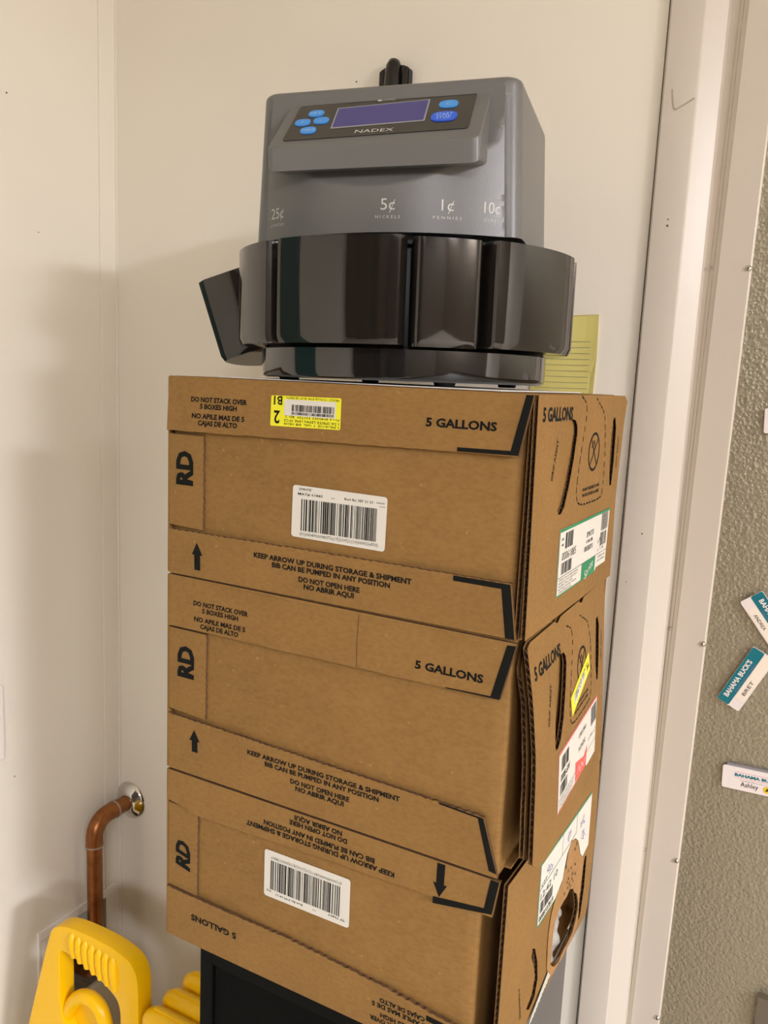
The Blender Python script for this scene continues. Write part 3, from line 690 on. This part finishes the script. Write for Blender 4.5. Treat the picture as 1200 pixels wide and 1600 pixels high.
for sx in (-1, 1):
    for sy in (-1, 1):
        m = MB(); m.lathe([(0, .05), (.014, .05), (.016, .02), (.018, 0), (0, 0)], BLK, 20, xf=Matrix.Translation((sx * .14, .002 + sy * .10, 0))); m.build('foot', cab)

# ------------------------------------------------------------------ sheet of paper under the machine
m = MB(); m.box((.055, .010, ZO + H1 + .0001), (.345, .245, ZO + H1 + .0009), mat('white_sheet', L(236, 232, 224), .5)); o = m.build('paper_sheet')
tag(o, 'white sheet of paper lying between the top carton and the coin sorter', 'paper')

# ------------------------------------------------------------------ coin sorter
MC = (.187, .142); YAW = math.radians(11)
cs = empty('coin_sorter', (MC[0], MC[1], ZO + H1 + .0010), (0, math.radians(-.6), YAW))
tag(cs, 'grey electronic coin sorter with black coin bins standing on the top carton', 'coin sorter')
GM = mat('grey_shell', L(105, 104, 101), .34, bump=.10, bscale=900, spec=.55)
BG = mat('smoked_black_plastic', L(22, 21, 20), .07, spec=.7, coat=.3)
SM = mat('smoked_clear_plastic', L(30, 26, 22), .06, spec=.8, alpha=.90)
BK = mat('matt_black_plastic', L(18, 18, 18), .45)
m = MB()
m.lathe([(0, .0030), (.138, .0030), (.1425, .0050), (.1435, .009), (.1435, .030), (.141, .0325), (.120, .0325), (0, .0325)], BG, 128); m.build('base', cs, smooth=40)
for a in (35, 125, 215, 305):
    q = math.radians(a); m = MB(); m.lathe([(0, 0), (.009, 0), (.010, .003), (0, .0035)], BK, 24, xf=Matrix.Translation((.118 * math.cos(q), .118 * math.sin(q), 0))); m.build('rubber_foot', cs)
m = MB(); m.lathe([(0, .033), (.102, .033), (.102, .120), (.112, .122), (.113, .132), (0, .132)], BK, 96); m.build('sorting_drum', cs, smooth=40)
def bin_mesh(h=.088, a=22, R=.170, r0=.106, t=.0022):
    """one wedge shaped bin, centred on -y, its floor at z 0"""
    m = MB(); n = 24; A = math.radians(a)
    def pl(R_, r_, da):
        o = []
        al = A - da
        k = .010
        for i in range(n + 1):   # outer wall, corners rounded
            q = -al + 2 * al * i / n; e = abs(q) / al
            rr = R_ - .0085 * max(0, 1 - (al * R_ * (1 - e)) / .007) ** 2
            o.append((rr * math.sin(q), -rr * math.cos(q)))
        o.append((r_ * math.sin(al), -r_ * math.cos(al))); o.append((0, -r_ * math.cos(al))); o.append((r_ * math.sin(-al), -r_ * math.cos(al)))
        return o
    o = pl(R, r0, 0); i_ = pl(R - t, r0 + t, t / R * 1.2); N_ = len(o)
    V = [(x * 0.985, y * .985, 0) for x, y in o] + [(x, y, .006) for x, y in o] + [(x, y, h) for x, y in o] + [(x, y, h) for x, y in i_] + [(x, y, t) for x, y in i_]
    F = []
    for k in range(4):
        for i in range(N_): F.append((k * N_ + i, k * N_ + (i + 1) % N_, (k + 1) * N_ + (i + 1) % N_, (k + 1) * N_ + i))
    F.append(tuple(range(N_))); F.append(tuple(4 * N_ + i for i in range(N_)))
    m.mesh(V, F, SM); return m
proto = {}
for (a0, a1, dz, R) in ((-28.0, 16.6, 0, .167), (17.8, 40.0, -.001, .166), (41.4, 86.0, .0, .1685), (-76, -30.0, 0, .1665), (90, 130, 0, .167), (135, 178, 0, .167)):
    m = bin_mesh(a=(a1 - a0) / 2 - .25, R=R); o = m.build('coin_bin', cs, smooth=40)
    o.rotation_euler = (0, 0, math.radians((a0 + a1) / 2)); o.location = (0, 0, .0328 + dz)
m = bin_mesh(a=20, R=.166); o = m.build('coin_bin', cs, smooth=40); o['label'] = 'coin bin pulled out and leaning outwards'
az = math.radians(-97)
o.matrix_local = Matrix.Translation((-.0310, .006, .019)) @ Matrix.Rotation(az, 4, 'Z') @ Matrix.Translation((0, -.150, 0)) @ Matrix.Rotation(math.radians(21), 4, 'X') @ Matrix.Translation((0, .150, 0))
# shell
HW0, HW1, ZB0, ZB1 = .1265, .1195, .1290, .2610
def front_y(x, z, hw):
    ax = abs(x); xc = hw * .892
    if ax <= xc:
        y = -.085 - .040 * (1 - (x / .12) ** 2)
        h_ = z - .1665
        pl_ = -.1250 + (h_ * .72 if h_ < .0410 else .0295 + (h_ - .0410) * .13)
        pl_ = min(pl_, -.0885)
        d = pl_ - y
        return y if d < 0 else y + d
    r = .013; c = hw - r; y = -.0893
    if ax > c:
        t = min(1, (ax - c) / r); y = -.0893 + r - math.sqrt(max(0, r * r - (t * r) ** 2))
    return y
def shell_ring(z, ins=0.0):
    t = (z - ZB0) / (ZB1 - ZB0); hw = HW0 + (HW1 - HW0) * t; xc = hw * .892; pts = []
    xs = [-hw * math.cos(math.radians(a)) * 1 for a in ()]
    r = .013; c = hw - r
    xs = [-(c + r * math.sin(math.radians(a))) for a in (90, 75, 60, 45, 30, 15, 0)] + [-(xc + .0004)]
    xs += [-xc + 2 * xc * i / 72 for i in range(73)] + [xc + .0004] + [(c + r * math.sin(math.radians(a))) for a in (0, 15, 30, 45, 60, 75, 90)]
    for x in xs: pts.append((x, front_y(x, z, hw)))
    rb = .030; yb = .105
    for a in range(0, 91, 10): q = math.radians(a); pts.append((hw - rb + rb * math.cos(q), yb - rb + rb * math.sin(q)))
    for a in range(90, 181, 10): q = math.radians(a); pts.append((-hw + rb + rb * math.cos(q), yb - rb + rb * math.sin(q)))
    if ins:
        cx, cy = 0, 0
        pts = [(x - math.copysign(min(abs(x), ins), x) * (abs(x) / hw) ** 3, y + (ins if y < -.05 else (-ins if y > .07 else 0))) for x, y in pts]
    return pts
zs = [ZB0 + (ZB1 - .006 - ZB0) * k / 66 for k in range(67)]; rings = [[(x, y, z) for x, y in shell_ring(z)] for z in zs]
for a in (20, 40, 60, 80, 90):
    q = math.radians(a); rings.append([(x, y, ZB1 - .006 + .006 * math.sin(q)) for x, y in shell_ring(ZB1 - .006, .006 * (1 - math.cos(q)))])
m = MB(); n = len(rings[0]); V = [p for r_ in rings for p in r_]
F = [(k * n + i, k * n + (i + 1) % n, (k + 1) * n + (i + 1) % n, (k + 1) * n + i) for k in range(len(rings) - 1) for i in range(n)]
F.append(tuple(range(n))); F.append(tuple((len(rings) - 1) * n + i for i in range(n)))
m.mesh(V, F, GM)
LT = mat('pale_grey_print', L(196, 194, 186), .5)
def fcyl(u, v, q): return Vector((u, -.085 - .040 * (1 - (u / .12) ** 2) - q, v))
for (s, s2, x, w_) in (('25¢', 'QUARTERS', -.0975, .016), ('5¢', 'NICKELS', .0175, .0125), ('1¢', 'PENNIES', .0674, .0100), ('10¢', 'DIMES', .1025, .0125)):
    k = 1.0
    text(m, fcyl, s, x - w_ / 2, x + w_ / 2, .1475, .0098, LT, bold=-.004, w=.0002, res=3)
    w2 = {'QUARTERS': .0175, 'NICKELS': .0215, 'PENNIES': .0230, 'DIMES': .0115}[s2]
    text(m, fcyl, ' '.join(s2), x - w2 / 2, x + w2 / 2, .1405, .0026, LT, bold=0, w=.0002, res=1)
m.build('housing', cs, smooth=28)
# console: a wedge with rounded corners standing out from the scooped front
e_s = Vector((0, .05, .055)).normalized(); n_s = Vector((0, -e_s.z, e_s.y))
P0 = Vector((0, -.1335, .1985))
fcon = lambda u, v, q: P0 + Vector((u, 0, 0)) + e_s * v + n_s * q
m = MB()
hx0, hx1 = -.0925, .0955
def con_out(dx=0, dz=0):
    return [(hx0 - .001 + dx, 0 + dz), (hx1 + .001 - dx, 0 + dz), (hx1 - .0005 - dx, .0775 - dz), (hx0 + .003 + dx, .0775 - dz)]
def rc(pts, r, n=5):
    out = []; k = len(pts)
    for i in range(k):
        p = Vector(pts[i]); a = (Vector(pts[i - 1]) - p).normalized(); b = (Vector(pts[(i + 1) % k]) - p).normalized()
        for j in range(n + 1):
            t = j / n; p1, p2 = p + a * r, p + b * r
            out.append(tuple((1 - t) ** 2 * p1 + 2 * t * (1 - t) * p + t * t * p2))
    return out
top = rc(con_out(.0012, .0012), .007); mid = rc(con_out(), .008)
V = [fcon(u, v, 0) for u, v in top] + [fcon(u, v, -.0014) for u, v in mid]
low = []
for u, v in mid:
    p = fcon(u, v, -.0014); low.append(Vector((p.x, p.y + .002, p.z - .0165)) if v < .02 else Vector((p.x, p.y + .012, p.z - .0165)))
V += low; V += [Vector((p.x, p.y + .055, p.z + .008)) for p in low]
n = len(top); F = [tuple(range(n))]
for k in range(3): F += [(k * n + i, k * n + (i + 1) % n, (k + 1) * n + (i + 1) % n, (k + 1) * n + i) for i in range(n)]
m.mesh([Vector((p.x, min(p.y, .02), min(p.z, .2595))) for p in V], F, GM); m.build('console', cs, smooth=30)
m = MB(); BP = mat('glossy_display_panel', L(42, 40, 38), .08, spec=.6, coat=.5)
pan = rc([(-.0810, .0110), (.0845, .0150), (.0830, .0670), (-.0790, .0640)], .003)
sheet(m, pan, fcon, .0008, BP, step=0, w0=.0008)
text(m, fcon, 'NADEX', -.0150, .0195, .0163, .0048, LT, w=.0011, bold=.0)
text(m, fcon, 'COUNT', .0000, .0110, .0632, .0022, LT, w=.0011, bold=.0, res=1)
pp(m, fcon, [(-.0055, .0630), (-.0010, .0630), (-.0010, .0642), (-.0030, .0642), (-.0030, .0656), (-.0055, .0656)], LT, .0011)
pl_ = m.build('display_panel', cs)
m = MB(); sc = rc([(-.0395, .0250), (.0445, .0285), (.0430, .0605), (-.0410, .0560)], .0008); sheet(m, sc, fcon, .0004, mat('display_rim', L(150, 150, 150), .3), step=0, w0=.0013)
sc = [(-.0382, .0265), (.0432, .0298), (.0418, .0592), (-.0396, .0547)]
sheet(m, sc, fcon, .0002, mat('lcd_blue', L(64, 62, 118), .12, spec=.6, emit=(L(60, 56, 120), .12)), step=0, w0=.0015); m.build('screen', pl_)
BB = mat('blue_button', L(70, 140, 205), .35, emit=(L(50, 120, 200), .15)); DB = mat('royal_blue_button', L(46, 90, 200), .35, emit=(L(40, 80, 200), .15)); BT = mat('button_print', L(170, 205, 235), .5)
def oval(cx, cz, w_, h_, mt, txt, two=None):
    q = MB(); r = h_ / 2
    o_ = [(cx + w_ / 2 * abs(math.cos(a)) ** .75 * math.copysign(1, math.cos(a)), cz + r * abs(math.sin(a)) ** .75 * math.copysign(1, math.sin(a))) for a in [i * math.pi / 16 for i in range(32)]]
    sheet(q, o_, fcon, .0012, mt, step=0, w0=.0018)
    if two:
        text(q, fcon, txt, cx - w_ * .32, cx + w_ * .32, cz + .0004, h_ * .3, BT, w=.0020, bold=0); text(q, fcon, two, cx - w_ * .27, cx + w_ * .27, cz - .0040, h_ * .3, BT, w=.0020, bold=0)
    else: text(q, fcon, txt, cx - w_ * .13 * len(txt), cx + w_ * .13 * len(txt), cz - h_ * .16, h_ * .32, BT, w=.0020, bold=0)
    q.build('button', pl_)['label'] = 'blue button'
oval(-.0597, .0495, .0145, .0095, BB, 'SET'); oval(-.0690, .0365, .0145, .0095, BB, '+'); oval(-.0518, .0380, .0145, .0095, BB, '-'); oval(-.0600, .0240, .0145, .0095, BB, 'MEM')
oval(.0610, .0510, .0165, .0105, BB, 'C'); oval(.0605, .0330, .0225, .0135, DB, 'START', 'STOP')

# ------------------------------------------------------------------ things on the back wall
t = empty('wall_clip', (.0410, YW - .0002, .552 + ZO)); tag(t, 'black plastic clip fixed to the back wall above the coin sorter', 'clip')
GB = mat('gloss_black', L(16, 15, 14), .15, spec=.6)
m = MB(); o_ = rc([(-.021, 0), (.021, 0), (.021, .040), (.012, .0440), (-.012, .0440), (-.021, .040)], .003)
sheet(m, o_, lambda u, v, q: Vector((u, q, v)), -.010, GB, step=0, w0=-.010); m.build('clip_plate', t, smooth=30)
m = MB(); m.tube([(-.001, -.010, -.004), (-.001, -.011, .016), (-.001, -.011, .034), (-.001, -.010, .044), (-.001, -.009, .0500), (-.001, -.008, .0530)], [.0115, .0120, .0110, .0098, .0070, .0020], GB, 28); m.build('clip_knob', t, smooth=60)
for sx in (-1, 1):
    m = MB(); m.box((sx * .0165 - .0035, -.0135, .0), (sx * .0165 + .0035, -.009, .0385), GB, .0015); m.build('clip_jaw', t, smooth=40)

m = MB(); NP = mat('yellow_note_paper', L(226, 214, 128), .7)
def fn(u, v, q):
    return Vector((u, YW - .0012 - q - .0035 * max(0, (u - .300) / .03) ** 2 * (1 if v > ZO + .22 else .6), v))
sheet(m, [(.2450, ZO + .135), (.3240, ZO + .137), (.3262, ZO + .245), (.3248, ZO + .291), (.2480, ZO + .288)], fn, .0003, NP, step=.010)
LN = mat('note_rule', L(150, 146, 120), .7)
for k in range(17): stroke(m, fn, [(.2520, ZO + .2590 - k * .0069), (.280, ZO + .2592 - k * .0069), (.3175, ZO + .2597 - k * .0069)], .0005, LN)
o = m.build('note_paper'); tag(o, 'yellow ruled note paper stuck on the back wall behind the coin sorter', 'note')

m = MB(); m.box((XL, .066, ZO - .3830), (XL + .0055, .1415, ZO - .2665), mat('white_plate', L(240, 232, 222), .3), .003, 3); o = m.build('blank_wall_plate')
tag(o, 'white blank cover plate on the left wall at the photo edge', 'wall plate')

# copper pipe
CU = mat('aged_copper', L(150, 96, 54), .36, metal=.75, var=.25, vscale=60, bump=.2, bscale=80); SO = mat('solder', L(176, 164, 146), .4, metal=.6)
PX, PY, PZ, RP = -.4280, .2870, ZO - .5440, .0128
t = empty('copper_pipe', (PX, YW - .0005, PZ)); tag(t, 'bent copper water pipe coming out of the back wall through a chrome collar', 'pipe')
def loc(x, y, z): return (x - PX, y - YW + .0005, z - PZ)
rb = .030; el = [(PX, PY + rb - rb * math.sin(a), PZ - rb + rb * math.cos(a)) for a in [math.pi / 2 * i / 10 for i in range(11)]]
m = MB(); m.tube([loc(PX, YW - .0006, PZ), loc(PX, PY + rb, PZ)], RP, CU, 28); m.build('pipe_stub', t, smooth=50)
m = MB(); m.tube([loc(*p) for p in [(PX, PY + rb + .014, PZ)] + el + [(PX, PY, PZ - rb - .014)]], RP + .0013, CU, 28); m.build('elbow', t, smooth=50)
m = MB(); el2 = [(PX - rb + rb * math.cos(a), PY, ZO - .800 - rb * math.sin(a)) for a in [math.pi / 2 * i / 8 for i in range(9)]]
m.tube([loc(PX, PY, PZ - rb)] + [loc(*p) for p in el2] + [loc(XL - .11, PY, ZO - .830)], RP, CU, 28); m.build('pipe_run', t, smooth=50)
m = MB(); m.tube([loc(PX, PY + rb + .0125, PZ), loc(PX, PY + rb + .0155, PZ)], RP + .0021, SO, 28); m.build('solder_ring', t, smooth=50)
m = MB(); m.tube([loc(PX, PY, PZ - rb - .0125), loc(PX, PY, PZ - rb - .0155)], RP + .0021, SO, 28); m.build('solder_ring', t, smooth=50)
CH = mat('chrome', L(220, 218, 212), .10, metal=1)
m = MB(); m.lathe([(RP + .0005, .0135), (RP + .003, .0135), (.020, .0105), (.0285, .0055), (.0325, .0020), (.0330, 0)], CH, 64, xf=Matrix.Rotation(math.pi / 2, 4, 'X')); m.build('wall_collar', t, smooth=50)['label'] = 'chrome wall collar'

# ------------------------------------------------------------------ name badges on the cooler door
TE = mat('teal_badge', L(22, 112, 124), .35); BW = mat('badge_white', L(232, 222, 216), .35); BN = mat('badge_cream', L(238, 226, 208), .4); PK = mat('badge_pink', L(216, 120, 150), .4)
def badge(loc_, ang, label, kind):
    t = empty('name_badge', (loc_[0], .3865, ZO + loc_[1]), (0, -math.radians(ang), 0)); tag(t, label, 'name badge', 'name badges on the cooler door')
    Lb, Hb = .076, .0275
    f = lambda u, v, q: Vector((u, -q, v)); m = MB()
    sheet(m, rrect(0, 0, Lb, Hb, .0022), f, .0015, BW, step=0, w0=.0015)
    f2 = lambda u, v, q: f(u, v, .0015 + q)
    if kind == 'teal':
        pp(m, f2, rrect(.0003, Hb * .47, Lb - .0003, Hb - .0003, .0020), TE, .0002); rect(m, f2, .012, .0012, Lb - .001, Hb * .45, BN, .0002)
        text(m, f2, "BAHAMA BUCK'S", .008, .060, Hb * .66, .0062, BW, bold=.03, w=.0004); text(m, f2, 'Original Shaved Ice Company', .018, .060, Hb * .52, .0022, TE if False else BLUEINK, res=1, bold=0, w=.0004)
        text(m, f2, 'ANDREA' if 'upper' in label else 'BRET', .020, .040, .0042, .0042, INK, bold=0, w=.0004)
    elif kind == 'white':
        stroke(m, f2, [(.0135, Hb - .0055), (.066, Hb - .0055)], .0004, PK, .0002); stroke(m, f2, [(.0135, Hb - .0125), (.066, Hb - .0125)], .0004, PK, .0002)
        text(m, f2, "BAHAMA BUCK'S", .0135, .0640, Hb - .0110, .0040, TE, bold=.05, w=.0003); text(m, f2, 'Original Shaved Ice Company', .02, .060, Hb - .0155, .0013, GREYINK, res=1, bold=0, w=.0003)
        text(m, f2, 'Ashley', .0205, .0395, .0052, .0060, INK, bold=.0, w=.0003)
        pp(m, f2, [(.0490 + .0042 * math.cos(a), .0070 + .0042 * math.sin(a)) for a in [i * math.pi / 10 for i in range(20)]], mat('badge_yellow', L(226, 190, 40), .4), .0003)
        text(m, f2, 'A', .0470, .0510, .0050, .0042, INK, w=.0005)
    m.build('badge_plate', t)
    m = MB(); m.box((.004, -.0002, Hb - .002), (Lb - .004, .0040, Hb + .0022) if kind == 'white' else (Lb - .004, .0040, Hb - .001), mat('magnet_bar', L(140, 138, 142), .5)); m.build('magnet_bar', t)
badge((.5095, -.0285), -52, "upper teal and white name badge, tilted down to the right, on the cooler door", 'teal')
badge((.5215, -.1580), 65, "lower teal and white name badge, standing steeply tilted, on the cooler door", 'teal')
badge((.5128, -.2535), 2, "white name badge reading Ashley, the lowest on the cooler door", 'white')
badge((.5135, .1650), 3, "plain white badge at the right photo edge, highest on the cooler door", 'plain')

# ------------------------------------------------------------------ yellow mop wringer in the corner
YP = mat('yellow_plastic', L(246, 192, 3), .34, spec=.45, bump=.05, bscale=200)
t = empty('mop_bucket', (-.22, .12, 0)); tag(t, 'yellow plastic mop bucket with a big loop handle, beside the black cabinet', 'mop bucket')
X0, Y0, Z0 = -.22, .12, ZO
def ly(p): return Vector((p[0] - X0, p[1] - Y0, p[2]))
outer = smooth2([(-.378, -.86), (-.350, -.755), (-.322, -.66), (-.3010, -.592), (-.291, -.5690), (-.270, -.5580), (-.240, -.5540), (-.195, -.5530), (-.162, -.5570), (-.142, -.5660), (-.1320, -.5870), (-.1310, -.640), (-.1305, -.75), (-.1300, -.86)], 5)
inner = smooth2([(-.277, -.690), (-.2785, -.640), (-.2780, -.6020), (-.269, -.5955), (-.240, -.5990), (-.203, -.6090), (-.173, -.6230), (-.1640, -.6380), (-.1625, -.660), (-.1650, -.700), (-.180, -.745), (-.210, -.765), (-.245, -.760), (-.262, -.730)], 4, True)
m = MB(); yf, yk = .088, .113
fh = lambda u, v, q: ly((u, yf - q, Z0 + v))
sheet(m, outer, fh, yk - yf, YP, holes=[inner[::-1]], step=.02)
bmesh.ops.remove_doubles(m.bm, verts=m.bm.verts, dist=1e-6)
sh = [e for e in m.bm.edges if len(e.link_faces) == 2 and e.calc_face_angle(0) > 1.2]
bmesh.ops.bevel(m.bm, geom=sh, offset=.006, segments=3, profile=.5, affect='EDGES', clamp_overlap=True)
m.build('loop_handle', t, smooth=55)
m = MB()
for k in range(7):
    x = -.2530 + k * .0128; zt_ = -.5600 - .0010 * k; zb = -.5960 - .0030 * k
    m.tube([ly((x - .001, yf + .003, Z0 + zt_)), ly((x, yf + .0005, Z0 + zt_ - .008)), ly((x + .0015, yf - .0002, Z0 + (zt_ + zb) / 2)), ly((x + .0030, yf + .0010, Z0 + zb))], [.003, .0058, .0062, .0045], YP, 14)
m.build('finger_grip', t, smooth=60)
# raised inner rib of the left post, lower hoop
m = MB(); arch = smooth2([tuple(ly((x, .100, Z0 + z))) for x, z in ((-.300, -.80), (-.286, -.722), (-.262, -.676), (-.236, -.660), (-.213, -.668), (-.202, -.695), (-.197, -.74), (-.195, -.80))], 5)
m.tube(arch, .0105, YP, 16)
m.mesh([Vector(p) + Vector((0, .006, 0)) for p in arch], [tuple(range(len(arch)))], YP); m.build('lower_hoop', t, smooth=60)
m = MB()
for k, (yy, zz, x0_) in enumerate(((.094, -.6310, -.1245), (.130, -.6300, -.1245), (.168, -.6295, -.1240))):
    xf = Matrix.Translation(ly((x0_, yy, Z0 + zz)))
    r_ = .0165; seg = 18; prof = [(0, .0), (.006, .010), (.014, .0145), (.020, r_), (.155, r_)]
    V = []
    for (px_, rr) in prof:
        for s in range(seg + 1):
            a = math.pi * s / seg; V.append(ly((x0_ + px_, yy - rr * math.cos(a) * 1.05, Z0 + zz + rr * math.sin(a))))
        V.append(ly((x0_ + px_, yy + .0165, Z0 + zz - .19))); V.append(ly((x0_ + px_, yy - .0165, Z0 + zz - .19)))
    n = seg + 3
    m.mesh(V, [(k2 * n + i, k2 * n + (i + 1) % n, (k2 + 1) * n + (i + 1) % n, (k2 + 1) * n + i) for k2 in range(4) for i in range(n)] + [tuple(4 * n + i for i in range(n))], YP)
    m.box(tuple(ly((x0_ + .018, yy - .003, Z0 + zz + .0160))), tuple(ly((x0_ + .15, yy + .003, Z0 + zz + .0185))), YP, .001)
m.build('press_plate', t, smooth=45)
m = MB()   # tub down to the castors
def ring(hx, hy, z, n=40):
    return [Vector((hx * math.copysign(abs(math.cos(a)) ** .35, math.cos(a)), hy * math.copysign(abs(math.sin(a)) ** .35, math.sin(a)), z)) for a in [2 * math.pi * (i + .5) / n for i in range(n)]]
cx, cy = .005, .0
rs = [ring(.12, .060, .09), ring(.135, .072, .10), ring(.150, .082, .44), ring(.158, .090, .442), ring(.158, .090, .455), ring(.146, .078, .455), ring(.130, .064, .12)]
V = [p + Vector((cx, cy - .01, 0)) for r_ in rs for p in r_]; n = 40
m.mesh(V, [(k * n + i, k * n + (i + 1) % n, (k + 1) * n + (i + 1) % n, (k + 1) * n + i) for k in range(6) for i in range(n)] + [tuple(range(n)), tuple(6 * n + i for i in range(n))], YP)
m.build('tub', t, smooth=50)
for sx in (-1, 1):
    for sy in (-1, 1):
        m = MB(); m.lathe([(0, -.012), (.022, -.012), (.026, -.006), (.026, .006), (.022, .012), (0, .012)], BK, 24, xf=Matrix.Translation((sx * .10, -.01 + sy * .045, .026)) @ Matrix.Rotation(math.pi / 2, 4, 'X'))
        m.box((sx * .10 - .008, -.01 + sy * .045 - .016, .03), (sx * .10 + .008, -.01 + sy * .045 + .016, .092), STEEL, .002); m.build('caster', t, smooth=40)
